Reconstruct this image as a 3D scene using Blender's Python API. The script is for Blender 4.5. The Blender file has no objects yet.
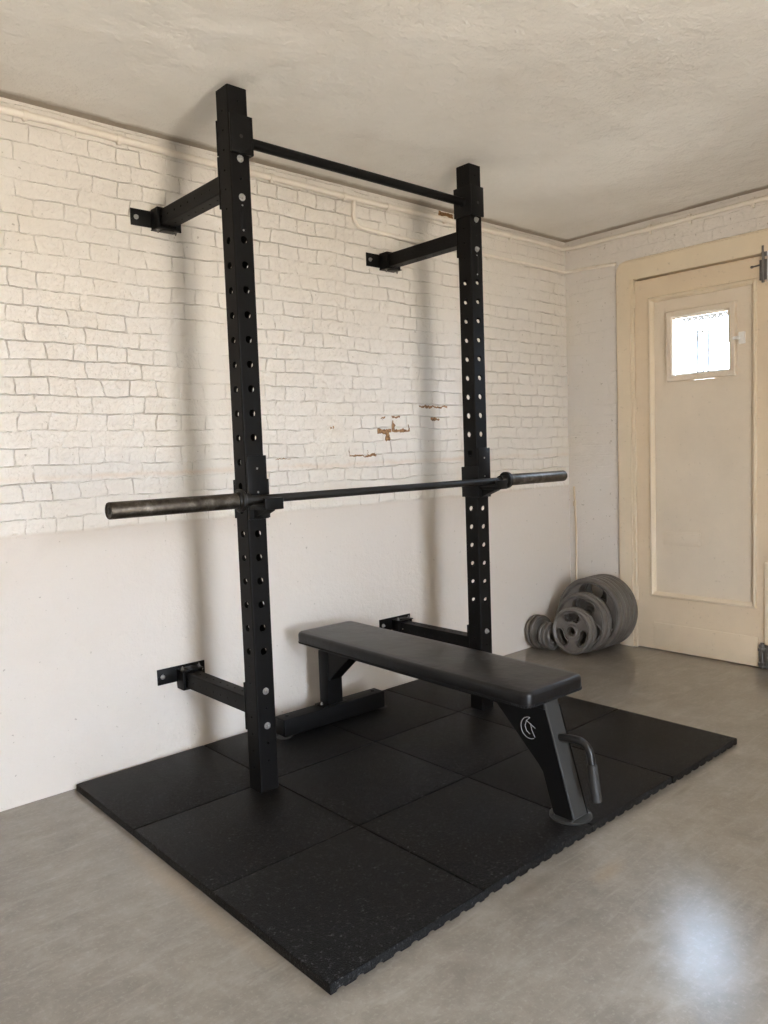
import bpy, bmesh, math, random
from mathutils import Vector, Matrix, Euler
random.seed(7)
PI = math.pi
R = math.radians
scene = bpy.context.scene
C = bpy.data.collections.new('gym'); scene.collection.children.link(C)

# ------------------------------------------------------------------ geometry of the place
WY = 2.85      # brick wall face
WX = 4.09      # end wall face (with the door)
CH = 2.4266    # ceiling
MT = 0.025     # mat thickness

# ------------------------------------------------------------------ helpers
def finish(me, smooth=True, ang=35):
    if smooth:
        for p in me.polygons: p.use_smooth = True
        me.set_sharp_from_angle(angle=R(ang))

def obj(name, bm, mat, parent=None, smooth=True, ang=35, origin=None, cleanup=True):
    if cleanup:
        bmesh.ops.remove_doubles(bm, verts=bm.verts, dist=1e-5)
        bmesh.ops.recalc_face_normals(bm, faces=bm.faces)
    if origin is not None:
        bmesh.ops.translate(bm, verts=bm.verts, vec=-Vector(origin))
    me = bpy.data.meshes.new(name); bm.to_mesh(me); bm.free()
    mats = mat if isinstance(mat, (list, tuple)) else [mat]
    for m in mats: me.materials.append(m)
    finish(me, smooth, ang)
    o = bpy.data.objects.new(name, me); C.objects.link(o)
    if origin is not None: o.location = origin
    if parent: o.parent = parent
    return o

def tag(o, label, cat, group=None):
    o['label'] = label; o['category'] = cat
    if group: o['group'] = group
    return o

def thing(name, label, cat, loc=(0, 0, 0), rot=(0, 0, 0), group=None):
    o = bpy.data.objects.new(name, None); C.objects.link(o)
    o.location = loc; o.rotation_euler = rot; o.empty_display_size = .1
    return tag(o, label, cat, group)

def struct(name, bm, mat, parent=None, **k):
    o = obj(name, bm, mat, parent, **k)
    if parent is None: o['kind'] = 'structure'
    return o

def add_box(bm, x0, x1, y0, y1, z0, z1, bev=0.0, seg=2, M=None, mi=0):
    t = bmesh.new()
    vs = [t.verts.new((x, y, z)) for x in (x0, x1) for y in (y0, y1) for z in (z0, z1)]
    for f in ((0, 1, 3, 2), (4, 6, 7, 5), (0, 4, 5, 1), (2, 3, 7, 6), (0, 2, 6, 4), (1, 5, 7, 3)):
        t.faces.new([vs[i] for i in f])
    if bev > 0:
        bmesh.ops.bevel(t, geom=t.edges[:], offset=bev, segments=seg, profile=.5, affect='EDGES')
    merge(bm, t, M, mi)

def merge(bm, t, M=None, mi=0, recalc=True):
    if recalc: bmesh.ops.recalc_face_normals(t, faces=t.faces)
    for f in t.faces: f.material_index = mi
    if M is not None: bmesh.ops.transform(t, matrix=M, verts=t.verts)
    me = bpy.data.meshes.new('tmp'); t.to_mesh(me); t.free()
    bm.from_mesh(me); bpy.data.meshes.remove(me)

def add_prism(bm, pts, h, M=None, bev=0, mi=0):
    """polygon pts in XY extruded to z=h"""
    t = bmesh.new()
    a = [t.verts.new((x, y, 0)) for x, y in pts]; b = [t.verts.new((x, y, h)) for x, y in pts]
    t.faces.new(a[::-1]); t.faces.new(b)
    n = len(pts)
    for i in range(n): t.faces.new((a[i], a[(i+1) % n], b[(i+1) % n], b[i]))
    if bev: bmesh.ops.bevel(t, geom=t.edges[:], offset=bev, segments=1, affect='EDGES')
    merge(bm, t, M, mi)

def add_tube(bm, pts, r, seg=14, cap=True, mi=0):
    pts = [Vector(p) for p in pts]
    rs = r if isinstance(r, (list, tuple)) else [r]*len(pts)
    t = bmesh.new()
    d0 = (pts[1]-pts[0]).normalized()
    up = Vector((0, 0, 1)) if abs(d0.z) < .9 else Vector((1, 0, 0))
    n = d0.cross(up).normalized()
    rings = []
    for i, p in enumerate(pts):
        if i == 0: d = d0
        elif i == len(pts)-1: d = (pts[i]-pts[i-1]).normalized()
        else: d = ((pts[i+1]-pts[i]).normalized()+(pts[i]-pts[i-1]).normalized()).normalized()
        n = (n - d*n.dot(d)).normalized(); b = d.cross(n)
        rings.append([t.verts.new(p+(n*math.cos(a)+b*math.sin(a))*rs[i]) for a in (2*PI*k/seg for k in range(seg))])
    for i in range(len(rings)-1):
        for k in range(seg):
            t.faces.new((rings[i][k], rings[i][(k+1) % seg], rings[i+1][(k+1) % seg], rings[i+1][k]))
    if cap: t.faces.new(rings[0][::-1]); t.faces.new(rings[-1])
    merge(bm, t, None, mi)

def add_lathe(bm, prof, seg=32, M=None, mi=0, closed=False):
    """prof (r,z) revolved about Z"""
    t = bmesh.new(); rings = []
    for r, z in prof:
        if r < 1e-6: rings.append([t.verts.new((0, 0, z))])
        else: rings.append([t.verts.new((r*math.cos(2*PI*k/seg), r*math.sin(2*PI*k/seg), z)) for k in range(seg)])
    idx = list(range(len(rings)-1))
    prs = [(i, i+1) for i in idx] + ([(len(rings)-1, 0)] if closed else [])
    for i, j in prs:
        A, B = rings[i], rings[j]
        for k in range(seg):
            k2 = (k+1) % seg
            if len(A) == 1 and len(B) == 1: continue
            if len(A) == 1: t.faces.new((A[0], B[k], B[k2]))
            elif len(B) == 1: t.faces.new((A[k], A[k2], B[0]))
            else: t.faces.new((A[k], A[k2], B[k2], B[k]))
    merge(bm, t, M, mi)

def axis_M(loc, direction, roll=0):
    q = Vector(direction).to_track_quat('Z', 'Y')
    return Matrix.Translation(loc) @ q.to_matrix().to_4x4() @ Matrix.Rotation(roll, 4, 'Z')

def slab(bm, W, L, t, holes, M, seg=16):
    """plate in XY: u in [-W/2,W/2], v in [0,L], thickness z 0..t with round holes [(v,r)]"""
    b = bmesh.new()
    holes = sorted(holes)
    def both(f):
        f(0.0); f(t)
    v = 0.0
    hw = W/2
    def quad(v0, v1):
        for z in (0.0, t):
            b.faces.new([b.verts.new(p) for p in ((-hw, v0, z), (hw, v0, z), (hw, v1, z), (-hw, v1, z))])
    for hv, hr in holes:
        c = min(hr*1.5, hw)
        if hv-c > v+1e-6: quad(v, hv-c)
        v = hv+c
        for z in (0.0, t):
            inn = []; out = []
            for k in range(seg):
                a = 2*PI*(k+.5)/seg; ca, sa = math.cos(a), math.sin(a)
                inn.append(b.verts.new((hr*ca, hv+hr*sa, z)))
                s = min(hw/max(abs(ca), 1e-6), c/max(abs(sa), 1e-6))
                out.append(b.verts.new((s*ca, hv+s*sa, z)))
            cor = []
            for k in range(seg):
                k2 = (k+1) % seg
                o1, o2 = out[k].co, out[k2].co
                on_u1 = abs(abs(o1.x)-hw) < 1e-6; on_u2 = abs(abs(o2.x)-hw) < 1e-6
                if on_u1 != on_u2:
                    cx = o1.x if on_u1 else o2.x; cv = o2.y if on_u1 else o1.y
                    cn = b.verts.new((cx, cv, z))
                    b.faces.new((inn[k], out[k], cn, out[k2], inn[k2]))
                else:
                    b.faces.new((inn[k], out[k], out[k2], inn[k2]))
        for k in range(seg):
            a1 = 2*PI*(k+.5)/seg; a2 = 2*PI*(k+1.5)/seg
            b.faces.new([b.verts.new((hr*math.cos(a), hv+hr*math.sin(a), z)) for a, z in ((a1, 0), (a2, 0), (a2, t), (a1, t))])
    if v < L-1e-6: quad(v, L)
    for z0, z1, u0, v0, u1, v1 in ((0, t, -hw, 0, hw, 0), (0, t, -hw, L, hw, L), (0, t, -hw, 0, -hw, L), (0, t, hw, 0, hw, L)):
        b.faces.new([b.verts.new(p) for p in ((u0, v0, z0), (u1, v1, z0), (u1, v1, z1), (u0, v0, z1))])
    bmesh.ops.remove_doubles(b, verts=b.verts, dist=1e-6)
    b.normal_update()
    flip = []
    for f in b.faces:
        zs = [v_.co.z for v_ in f.verts]; c_ = f.calc_center_median(); n_ = f.normal
        if min(zs) > t-1e-6: want = Vector((0, 0, 1))
        elif max(zs) < 1e-6: want = Vector((0, 0, -1))
        elif abs(abs(c_.x)-hw) < 1e-5: want = Vector((c_.x, 0, 0))
        elif abs(c_.y) < 1e-5: want = Vector((0, -1, 0))
        elif abs(c_.y-L) < 1e-5: want = Vector((0, 1, 0))
        else:
            hv = min(holes, key=lambda q: abs(q[0]-c_.y))[0]
            want = Vector((-c_.x, hv-c_.y, 0))
        if n_.dot(want) < 0: flip.append(f)
    bmesh.ops.reverse_faces(b, faces=flip)
    merge(bm, b, M, recalc=False)

def perf_tube(bm, w, L, holes_fb, holes_lr, M, t=.003, r=.005):
    """square tube along local Z with holes through front/back (local Y faces) and left/right (X faces)"""
    W = w-2*r
    for k in range(4):
        hs = holes_fb if k % 2 == 0 else holes_lr
        # face plate: local X across, local Y along tube, local Z outward normal
        ang = k*PI/2
        F = Matrix.Rotation(ang, 4, 'Z') @ Matrix.Translation((0, -(w/2-t), 0)) @ Matrix.Rotation(PI/2, 4, 'X')
        slab(bm, W, L, t, hs, M @ F)
        # rounded corner strip
        b = bmesh.new(); n = 4
        ri = r-t
        prof = []
        for i in range(n+1):
            a = -PI/2+PI/2*i/n
            prof.append((W/2+r*math.cos(a), -W/2+r*math.sin(a)))
        for i in range(n, -1, -1):
            a = -PI/2+PI/2*i/n
            prof.append((W/2+ri*math.cos(a), -W/2+ri*math.sin(a)))
        lo = [b.verts.new((x, y, 0)) for x, y in prof]; hi = [b.verts.new((x, y, L)) for x, y in prof]
        m = len(prof)
        for i in range(m): b.faces.new((lo[i], lo[(i+1) % m], hi[(i+1) % m], hi[i]))
        b.faces.new(lo[::-1]); b.faces.new(hi)
        merge(bm, b, M @ Matrix.Rotation(ang, 4, 'Z'))

# ------------------------------------------------------------------ materials
class NT:
    def __init__(s, name):
        s.m = bpy.data.materials.new(name); s.m.use_nodes = True
        s.t = s.m.node_tree; s.t.nodes.clear()
        s.out = s.n('ShaderNodeOutputMaterial'); s.b = s.n('ShaderNodeBsdfPrincipled')
        s.l(s.b.outputs[0], s.out.inputs[0])
    def n(s, k, **kw):
        x = s.t.nodes.new(k)
        for a, v in kw.items(): setattr(x, a, v)
        return x
    def l(s, a, b): s.t.links.new(a, b)
    def setv(s, **kw):
        for k, v in kw.items():
            s.b.inputs[k.replace('_', ' ')].default_value = v if not isinstance(v, tuple) or len(v) == 4 else (*v, 1)
    def coord(s): return s.n('ShaderNodeTexCoord').outputs['Object']
    def noise(s, scale, detail=4, rough=.55, vec=None, dist=0):
        x = s.n('ShaderNodeTexNoise'); x.inputs['Scale'].default_value = scale
        x.inputs['Detail'].default_value = detail; x.inputs['Roughness'].default_value = rough
        x.inputs['Distortion'].default_value = dist
        s.l(vec if vec is not None else s.coord(), x.inputs['Vector']); return x.outputs['Fac']
    def ramp(s, fac, stops, interp='LINEAR'):
        x = s.n('ShaderNodeValToRGB'); x.color_ramp.interpolation = interp
        e = x.color_ramp.elements
        while len(e) < len(stops): e.new(.5)
        for i, (p, c) in enumerate(stops):
            e[i].position = p; e[i].color = (*c, 1) if isinstance(c, tuple) else (c, c, c, 1)
        s.l(fac, x.inputs[0]); return x.outputs[0]
    def math(s, op, a, b=None, c=None, clamp=False):
        x = s.n('ShaderNodeMath', operation=op); x.use_clamp = clamp
        for i, v in enumerate((a, b, c)):
            if v is None: continue
            if isinstance(v, (int, float)): x.inputs[i].default_value = v
            else: s.l(v, x.inputs[i])
        return x.outputs[0]
    def mix(s, fac, a, b, blend='MIX'):
        x = s.n('ShaderNodeMix', data_type='RGBA', blend_type=blend)
        for i, v in ((0, fac), (6, a), (7, b)):
            if isinstance(v, (int, float)): x.inputs[i].default_value = v
            elif isinstance(v, tuple): x.inputs[i].default_value = (*v, 1)
            else: s.l(v, x.inputs[i])
        return x.outputs[2]
    def vmath(s, op, a, b=None):
        x = s.n('ShaderNodeVectorMath', operation=op)
        for i, v in enumerate((a, b)):
            if v is None: continue
            if isinstance(v, tuple): x.inputs[i].default_value = v
            else: s.l(v, x.inputs[i])
        return x.outputs[0]
    def bump(s, h, strength=.3, dist=.01, prev=None):
        x = s.n('ShaderNodeBump'); x.inputs['Strength'].default_value = strength; x.inputs['Distance'].default_value = dist
        s.l(h, x.inputs['Height'])
        if prev is not None: s.l(prev, x.inputs['Normal'])
        return x.outputs[0]
    def base(s, c): s.l(c, s.b.inputs['Base Color'])
    def normal(s, n): s.l(n, s.b.inputs['Normal'])

def simple(name, col, rough=.5, metal=0.0, bump=None, var=.0, coat=0.0, spec=.5):
    s = NT(name); s.setv(Roughness=rough, Metallic=metal); s.b.inputs['Coat Weight'].default_value = coat
    s.b.inputs['Specular IOR Level'].default_value = spec
    if var:
        n = s.noise(9, 5)
        s.base(s.ramp(n, [(.3, tuple(c*(1-var) for c in col)), (.7, tuple(min(1, c*(1+var)) for c in col))]))
    else: s.setv(Base_Color=col)
    if bump: s.normal(s.bump(s.noise(bump[0], 3), bump[1], bump[2]))
    return s.m

WHITE = (.80, .762, .705)

def wall_material(name, bricks=True, base=WHITE, axis='x', top=9, strokes=()):
    s = NT(name); s.setv(Roughness=.75); s.b.inputs['Specular IOR Level'].default_value = .25
    co = s.coord()
    sp = s.n('ShaderNodeSeparateXYZ'); s.l(co, sp.inputs[0])
    U = sp.outputs[0] if axis == 'x' else sp.outputs[1]; Z = sp.outputs[2]
    # wobbly brick coordinates
    wn = s.n('ShaderNodeTexNoise'); wn.inputs['Scale'].default_value = 3.2; wn.inputs['Detail'].default_value = 3; s.l(co, wn.inputs['Vector'])
    wob = s.vmath('SUBTRACT', wn.outputs['Color'], (.5, .5, .5))
    ws = s.n('ShaderNodeSeparateXYZ'); s.l(wob, ws.inputs[0])
    wf = s.n('ShaderNodeTexNoise'); wf.inputs['Scale'].default_value = 22; wf.inputs['Detail'].default_value = 3; s.l(co, wf.inputs['Vector'])
    wfs = s.n('ShaderNodeSeparateXYZ'); s.l(s.vmath('SUBTRACT', wf.outputs['Color'], (.5, .5, .5)), wfs.inputs[0])
    u2 = s.math('ADD', s.math('MULTIPLY_ADD', ws.outputs[0], .10, U), s.math('MULTIPLY', wfs.outputs[0], .014))
    z2 = s.math('ADD', s.math('MULTIPLY_ADD', ws.outputs[1], .034, Z), s.math('MULTIPLY', wfs.outputs[1], .009))
    z3 = s.math('SUBTRACT', z2, .94-.0615*4)
    cb = s.n('ShaderNodeCombineXYZ'); s.l(s.math('ADD', u2, 20.0), cb.inputs[0]); s.l(z3, cb.inputs[1])
    br = s.n('ShaderNodeTexBrick'); s.l(cb.outputs[0], br.inputs['Vector'])
    br.offset = .5; br.offset_frequency = 2; br.squash = .5; br.squash_frequency = 2
    for k, v in (('Scale', 1), ('Mortar Size', .0032), ('Mortar Smooth', .9), ('Bias', 0), ('Brick Width', .205), ('Row Height', .0615)):
        br.inputs[k].default_value = v
    br.inputs['Color1'].default_value = (0, 0, 0, 1); br.inputs['Color2'].default_value = (1, 1, 1, 1); br.inputs['Mortar'].default_value = (.5, .5, .5, 1)
    mort = br.outputs['Fac']
    brv = s.n('ShaderNodeSeparateColor'); s.l(br.outputs['Color'], brv.inputs[0])
    # where the joints were filled by thick paint
    fill = s.ramp(s.noise(2.6, 5, .65), [(.34, .10), (.58, .95)])
    fine = s.ramp(s.noise(14, 5, .7), [(.38, .05), (.62, 1.15)])
    joint = s.math('MULTIPLY', s.math('MULTIPLY', mort, fill), fine)
    # brick zone mask
    zed = s.math('ADD', Z, s.math('MULTIPLY', s.math('SUBTRACT', s.noise(5, 3), .5), .03))
    if bricks: zone = s.math('SMOOTH_MIN', s.math('MULTIPLY', s.math('SUBTRACT', zed, .943), 90, clamp=True), 1.0, .01)
    else: zone = s.math('MULTIPLY', s.math('SUBTRACT', zed, .9), 3, clamp=True)
    if top < 9: zone = s.math('MULTIPLY', zone, s.math('MULTIPLY', s.math('SUBTRACT', top, Z), 20, clamp=True))
    joint = s.math('MULTIPLY', joint, zone, clamp=True)
    amp = 1.0 if bricks else .35
    tone = s.math('MULTIPLY', s.math('SUBTRACT', brv.outputs[0], .5), zone)
    hgt = s.math('SUBTRACT', s.math('MULTIPLY', tone, .35*amp), s.math('MULTIPLY', joint, 1.0*amp))
    rough1 = s.noise(38, 5, .6); rough2 = s.noise(150, 3, .6)
    lump = s.noise(9, 4, .6)
    h = s.math('ADD', hgt, s.math('MULTIPLY', rough1, s.math('MULTIPLY_ADD', zone, .35, .30)))
    h = s.math('ADD', h, s.math('MULTIPLY', lump, s.math('MULTIPLY_ADD', zone, 1.5, .35)))
    h = s.math('ADD', h, s.math('MULTIPLY', rough2, .10))
    if bricks: h = s.math('ADD', h, s.math('MULTIPLY', zone, -.7))
    s.normal(s.bump(h, 1.0, .0085 if bricks else .006))
    # colour: uneven paint, yellowed, dirt in joints
    pv = s.noise(1.3, 5, .6)
    col = s.mix(s.ramp(pv, [(.35, 0.0), (.7, 1.0)]), tuple(c*.955 for c in base), tuple(min(1, c*1.03) for c in base))
    ye = s.math('MULTIPLY', s.ramp(s.noise(2.2, 4), [(.48, 0.0), (.75, 1.0)]), .35)
    col = s.mix(ye, col, (base[0]*.97, base[1]*.93, base[2]*.83))
    low = s.math('SUBTRACT', 1.0, zone) if bricks else 0.0
    col = s.mix(low, col, (base[0]*.87, base[1]*.835, base[2]*.81))
    dirt = s.math('MULTIPLY', s.math('MULTIPLY', s.ramp(mort, [(.80, 0.0), (1.0, 1.0)]), s.ramp(s.noise(13, 4, .65), [(.47, 0.0), (.66, 1.0)])), zone)
    col = s.mix(s.math('MULTIPLY', dirt, .42*amp), col, (.33, .27, .20))
    gr = s.math('MULTIPLY', joint, .08*amp)
    col = s.mix(gr, col, (.50, .45, .38))
    spk = s.ramp(s.noise(60, 2, .5), [(.705, 0.0), (.73, 1.0)])
    col = s.mix(s.math('MULTIPLY', spk, .5), col, (.30, .25, .19))
    if bricks:
        # rust tinted crack running level across the wall at 1.14 m and the plaster edge
        for zc, wdt, stg, cc in ((1.141, .016, .40, (.70, .52, .36)), (.943, .010, .22, (.60, .50, .38))):
            d = s.math('ABSOLUTE', s.math('SUBTRACT', s.math('ADD', Z, s.math('MULTIPLY', s.math('SUBTRACT', s.noise(6, 6, .75), .5), .05)), zc))
            ln = s.math('MULTIPLY', s.math('SUBTRACT', 1.0, s.math('DIVIDE', d, wdt), clamp=True), s.ramp(s.noise(3.1, 3), [(.35, .15), (.6, 1.0)]))
            col = s.mix(s.math('MULTIPLY', ln, stg), col, cc)
        # flaked paint showing brown brick
        w1 = s.n('ShaderNodeTexNoise'); w1.inputs['Scale'].default_value = 38; w1.inputs['Detail'].default_value = 4; s.l(co, w1.inputs['Vector'])
        wp = s.vmath('ADD', co, s.vmath('MULTIPLY', s.vmath('SUBTRACT', w1.outputs['Color'], (.5, .5, .5)), (.055, 0, .034)))
        mask = None
        for (x0, z0, x1, z1, th) in strokes:
            c = ((x0+x1)/2, 0, (z0+z1)/2); hx = abs(x1-x0)/2+th; hz = abs(z1-z0)/2+th
            q = s.vmath('ABSOLUTE', s.vmath('SUBTRACT', wp, (c[0], 0, c[2])))
            qs = s.n('ShaderNodeSeparateXYZ'); s.l(q, qs.inputs[0])
            m = s.math('MULTIPLY', s.math('LESS_THAN', qs.outputs[0], hx), s.math('LESS_THAN', qs.outputs[2], hz))
            mask = m if mask is None else s.math('MAXIMUM', mask, m)
        if mask is not None:
            bc = s.ramp(s.noise(70, 3), [(.35, (.16, .085, .035)), (.65, (.42, .24, .11))])
            col = s.mix(mask, col, bc)
    s.base(col)
    return s.m

strokes = [(2.62, 1.340, 2.618, 1.295, .005), (2.618, 1.293, 2.723, 1.293, .006), (2.723, 1.327, 2.723, 1.293, .005),
           (2.52, 1.303, 2.604, 1.288, .003), (2.566, 1.290, 2.590, 1.250, .004), (2.616, 1.362, 2.66, 1.366, .003),
           (2.811, 1.416, 3.005, 1.420, .003), (2.896, 1.357, 2.938, 1.350, .002), (2.338, 1.22, 2.336, 1.183, .001),
           (2.336, 1.182, 2.498, 1.176, .0015), (2.442, 1.205, 2.441, 1.180, .001), (1.918, 1.177, 1.993, 1.176, .001),
           (2.24, 1.321, 2.242, 1.314, .003), (2.541, 1.361, 2.567, 1.358, .002), (3.0, 2.395, 3.09, 2.41, .012)]
M = {}
M['brick'] = wall_material('painted_brick', True, WHITE, 'x', strokes=strokes)
M['end'] = wall_material('painted_end_wall', False, (.75, .705, .655), 'y')
M['plain'] = simple('painted_plaster', (.72, .68, .61), .8, var=.04, bump=(20, .3, .01))

def ceiling_material():
    s = NT('ceiling_plaster'); s.setv(Roughness=.85); s.b.inputs['Specular IOR Level'].default_value = .2
    c = s.ramp(s.noise(1.1, 6, .62), [(.3, (.74, .705, .65)), (.5, (.82, .795, .745)), (.7, (.88, .86, .815))])
    stain = s.ramp(s.noise(.7, 5, .6), [(.55, 0.0), (.75, 1.0)])
    c = s.mix(s.math('MULTIPLY', stain, .3), c, (.56, .48, .38))
    # brown line of dirt where ceiling meets the walls
    sp = s.n('ShaderNodeSeparateXYZ'); s.l(s.coord(), sp.inputs[0])
    wn = s.noise(5, 5, .7)
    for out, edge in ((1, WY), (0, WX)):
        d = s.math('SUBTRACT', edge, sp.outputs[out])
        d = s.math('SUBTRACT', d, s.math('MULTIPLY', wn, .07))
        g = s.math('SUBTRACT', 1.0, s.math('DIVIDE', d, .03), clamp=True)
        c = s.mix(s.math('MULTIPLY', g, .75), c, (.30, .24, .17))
    s.base(c)
    h = s.math('ADD', s.math('MULTIPLY', s.noise(5, 6, .6), 1.0), s.math('MULTIPLY', s.noise(60, 3), .12))
    s.normal(s.bump(h, .9, .03)); return s.m
M['ceiling'] = ceiling_material()

def floor_material():
    s = NT('polished_concrete')
    a = s.noise(1.6, 8, .66, dist=.3); b = s.noise(8, 10, .72, dist=.25); d = s.noise(75, 5, .75)
    c = s.ramp(a, [(.3, (.158, .137, .110)), (.5, (.225, .197, .163)), (.72, (.305, .274, .234))])
    c = s.mix(.55, c, s.ramp(b, [(.32, (.120, .101, .079)), (.5, (.220, .193, .160)), (.70, (.37, .337, .293))]))
    c = s.mix(s.math('MULTIPLY', s.ramp(d, [(.53, 0.0), (.66, 1.0)]), .30), c, (.44, .415, .375))
    # trowel streaks
    mp = s.n('ShaderNodeMapping'); mp.inputs['Scale'].default_value = (1.0, 5.5, 1); mp.inputs['Rotation'].default_value = (0, 0, .5); s.l(s.coord(), mp.inputs[0])
    st = s.noise(4.5, 8, .72, vec=mp.outputs[0], dist=.7)
    c = s.mix(s.math('MULTIPLY', s.ramp(st, [(.52, 0.0), (.7, 1.0)]), .35), c, (.42, .39, .34))
    c = s.mix(s.math('MULTIPLY', s.ramp(st, [(.3, 1.0), (.44, 0.0)]), .3), c, (.19, .165, .135))
    # small dark scuffs
    sc = s.ramp(s.noise(11, 6, .75, dist=2), [(.70, 0.0), (.73, 1.0)])
    c = s.mix(s.math('MULTIPLY', sc, .5), c, (.10, .085, .07))
    # rusty stains next to the mats
    sp = s.n('ShaderNodeSeparateXYZ'); s.l(s.coord(), sp.inputs[0])
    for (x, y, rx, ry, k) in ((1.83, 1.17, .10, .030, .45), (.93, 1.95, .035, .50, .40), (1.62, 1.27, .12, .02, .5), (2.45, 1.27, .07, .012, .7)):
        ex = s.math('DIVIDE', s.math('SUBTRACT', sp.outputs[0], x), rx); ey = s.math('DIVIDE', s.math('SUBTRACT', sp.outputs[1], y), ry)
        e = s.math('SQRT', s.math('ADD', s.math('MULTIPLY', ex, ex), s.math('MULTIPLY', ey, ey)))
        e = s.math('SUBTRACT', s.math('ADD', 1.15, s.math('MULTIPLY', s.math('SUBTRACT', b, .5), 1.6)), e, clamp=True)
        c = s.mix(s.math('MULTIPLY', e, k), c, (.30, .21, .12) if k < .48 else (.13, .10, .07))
    c = s.mix(1.0, c, (.86, .85, .84), 'MULTIPLY')
    s.base(c)
    rr = s.math('MULTIPLY_ADD', b, .25, .28)
    s.l(rr, s.b.inputs['Roughness'])
    s.b.inputs['Specular IOR Level'].default_value = .85
    s.b.inputs['Coat Weight'].default_value = .6
    cr = s.math('MULTIPLY_ADD', s.noise(55, 4, .7), .07, .012); s.l(cr, s.b.inputs['Coat Roughness'])
    cn = s.bump(s.math('ADD', s.noise(95, 4, .65), s.math('MULTIPLY', s.noise(3, 3), 1.5)), .16, .003)
    s.l(cn, s.b.inputs['Coat Normal'])
    s.normal(s.bump(s.noise(60, 5, .7), .15, .004))
    return s.m
M['floor'] = floor_material()

def mat_rubber(i):
    s = NT('rubber_granulate_%d' % i)
    o = random.uniform(0, 50)
    v = s.vmath('ADD', s.coord(), (o, o, o))
    n = s.noise(115, 3, .75, vec=v); n2 = s.noise(8, 5, .65, vec=v)
    k = 1 + random.uniform(-.12, .15)
    c = s.ramp(n, [(.35, (.0015*k, .0014*k, .0015*k)), (.57, (.0040*k, .0038*k, .0039*k)), (.62, (.020, .0195, .020)), (.70, (.085, .085, .088))])
    c = s.mix(s.math('MULTIPLY', s.ramp(n2, [(.45, 0.0), (.7, 1.0)]), .35), c, (.006, .0052, .005))
    s.base(c); s.setv(Roughness=.5); s.b.inputs['Specular IOR Level'].default_value = .16
    s.normal(s.bump(s.noise(260, 3, .7, vec=v), .8, .0035))
    return s.m

M['steel'] = simple('black_powder_coat', (.0045, .0042, .0042), .5, 0, bump=(700, .12, .001), spec=.14)
M['steel_inner'] = simple('black_steel_bracket', (.004, .004, .0042), .42, 0, spec=.16)
M['liner'] = simple('black_plastic_liner', (.007, .007, .0075), .5, spec=.25)
M['zinc'] = simple('zinc_bolt', (.46, .46, .45), .34, .9, var=.1)
M['rubberfoot'] = simple('grey_rubber_foot', (.045, .045, .045), .6)
def worn_bar():
    s = NT('worn_bar_steel')
    n = s.noise(26, 6, .7); 
    s.base(s.ramp(n, [(.3, (.030, .024, .018)), (.5, (.075, .064, .052)), (.7, (.17, .155, .135))]))
    s.setv(Metallic=.9); s.l(s.math('MULTIPLY_ADD', n, .25, .32), s.b.inputs['Roughness'])
    s.normal(s.bump(s.noise(120, 3), .15, .002)); return s.m
M['sleeve'] = worn_bar()
def shaft_mat():
    s = NT('knurled_shaft'); s.setv(Base_Color=(.026, .025, .024), Metallic=.7, Roughness=.45)
    w = s.n('ShaderNodeTexWave'); w.inputs['Scale'].default_value = 120; w.bands_direction = 'X'; s.l(s.coord(), w.inputs[0])
    s.normal(s.bump(w.outputs['Fac'], .25, .001)); return s.m
M['shaft'] = shaft_mat()
def vinyl():
    s = NT('black_vinyl'); s.setv(Base_Color=(.005, .0049, .0055), Roughness=.31)
    s.b.inputs['Specular IOR Level'].default_value = .33
    v = s.n('ShaderNodeTexVoronoi'); v.inputs['Scale'].default_value = 420; s.l(s.coord(), v.inputs['Vector'])
    h = s.math('ADD', s.math('MULTIPLY', v.outputs['Distance'], .18), s.math('MULTIPLY', s.noise(5, 4, .6), 3.2))
    s.normal(s.bump(h, .35, .004)); return s.m
M['vinyl'] = vinyl()
M['stitch'] = simple('dark_stitched_edge', (.009, .009, .0095), .6, spec=.2)
M['silver'] = simple('silver_print', (.33, .33, .33), .45, .1)
M['dull_print'] = simple('faded_grey_print', (.11, .11, .115), .5)
M['leg_steel'] = simple('satin_black_leg', (.030, .030, .029), .42, .05, spec=.3)
M['gusset'] = simple('black_gusset', (.004, .004, .0042), .5, spec=.15)
M['tube'] = simple('gloss_black_handle', (.014, .014, .014), .32, .2, spec=.45)
M['grip'] = simple('black_rubber_grip', (.016, .0155, .015), .55, bump=(90, .4, .002))
M['castiron'] = simple('grey_cast_iron', (.155, .143, .130), .45, .4, var=.22, bump=(90, .5, .003))
M['hole_dark'] = simple('dark_bore', (.02, .018, .016), .6)
CREAM = (.76, .625, .455)
def door_paint(name, col, dirt=.25):
    s = NT(name); s.setv(Roughness=.5)
    c = s.ramp(s.noise(2.2, 6, .65), [(.3, tuple(v*.92 for v in col)), (.7, tuple(v*1.04 for v in col))])
    c = s.mix(s.math('MULTIPLY', s.ramp(s.noise(38, 4, .7), [(.64, 0.0), (.70, 1.0)]), dirt), c, (.30, .23, .15))
    s.base(c); s.normal(s.bump(s.math('ADD', s.noise(30, 4), s.math('MULTIPLY', s.noise(5, 4), 2)), .2, .004)); return s.m
M['door'] = door_paint('cream_door_paint', CREAM)
M['panel'] = door_paint('cream_panel_paint', (.745, .645, .515))
M['frame'] = door_paint('cream_frame_paint', (.78, .665, .50), .3)
M['conduit'] = simple('painted_conduit', (.85, .79, .70), .4, var=.06)
M['rustpipe'] = simple('ochre_painted_pipe', (.66, .54, .38), .55, var=.12)
M['iron'] = simple('old_iron', (.17, .16, .15), .45, .6, var=.25)
M['pale_metal'] = simple('white_painted_metal', (.80, .78, .74), .4)
M['grille'] = simple('dark_iron_grille', (.11, .11, .11), .7, spec=.1)
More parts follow.
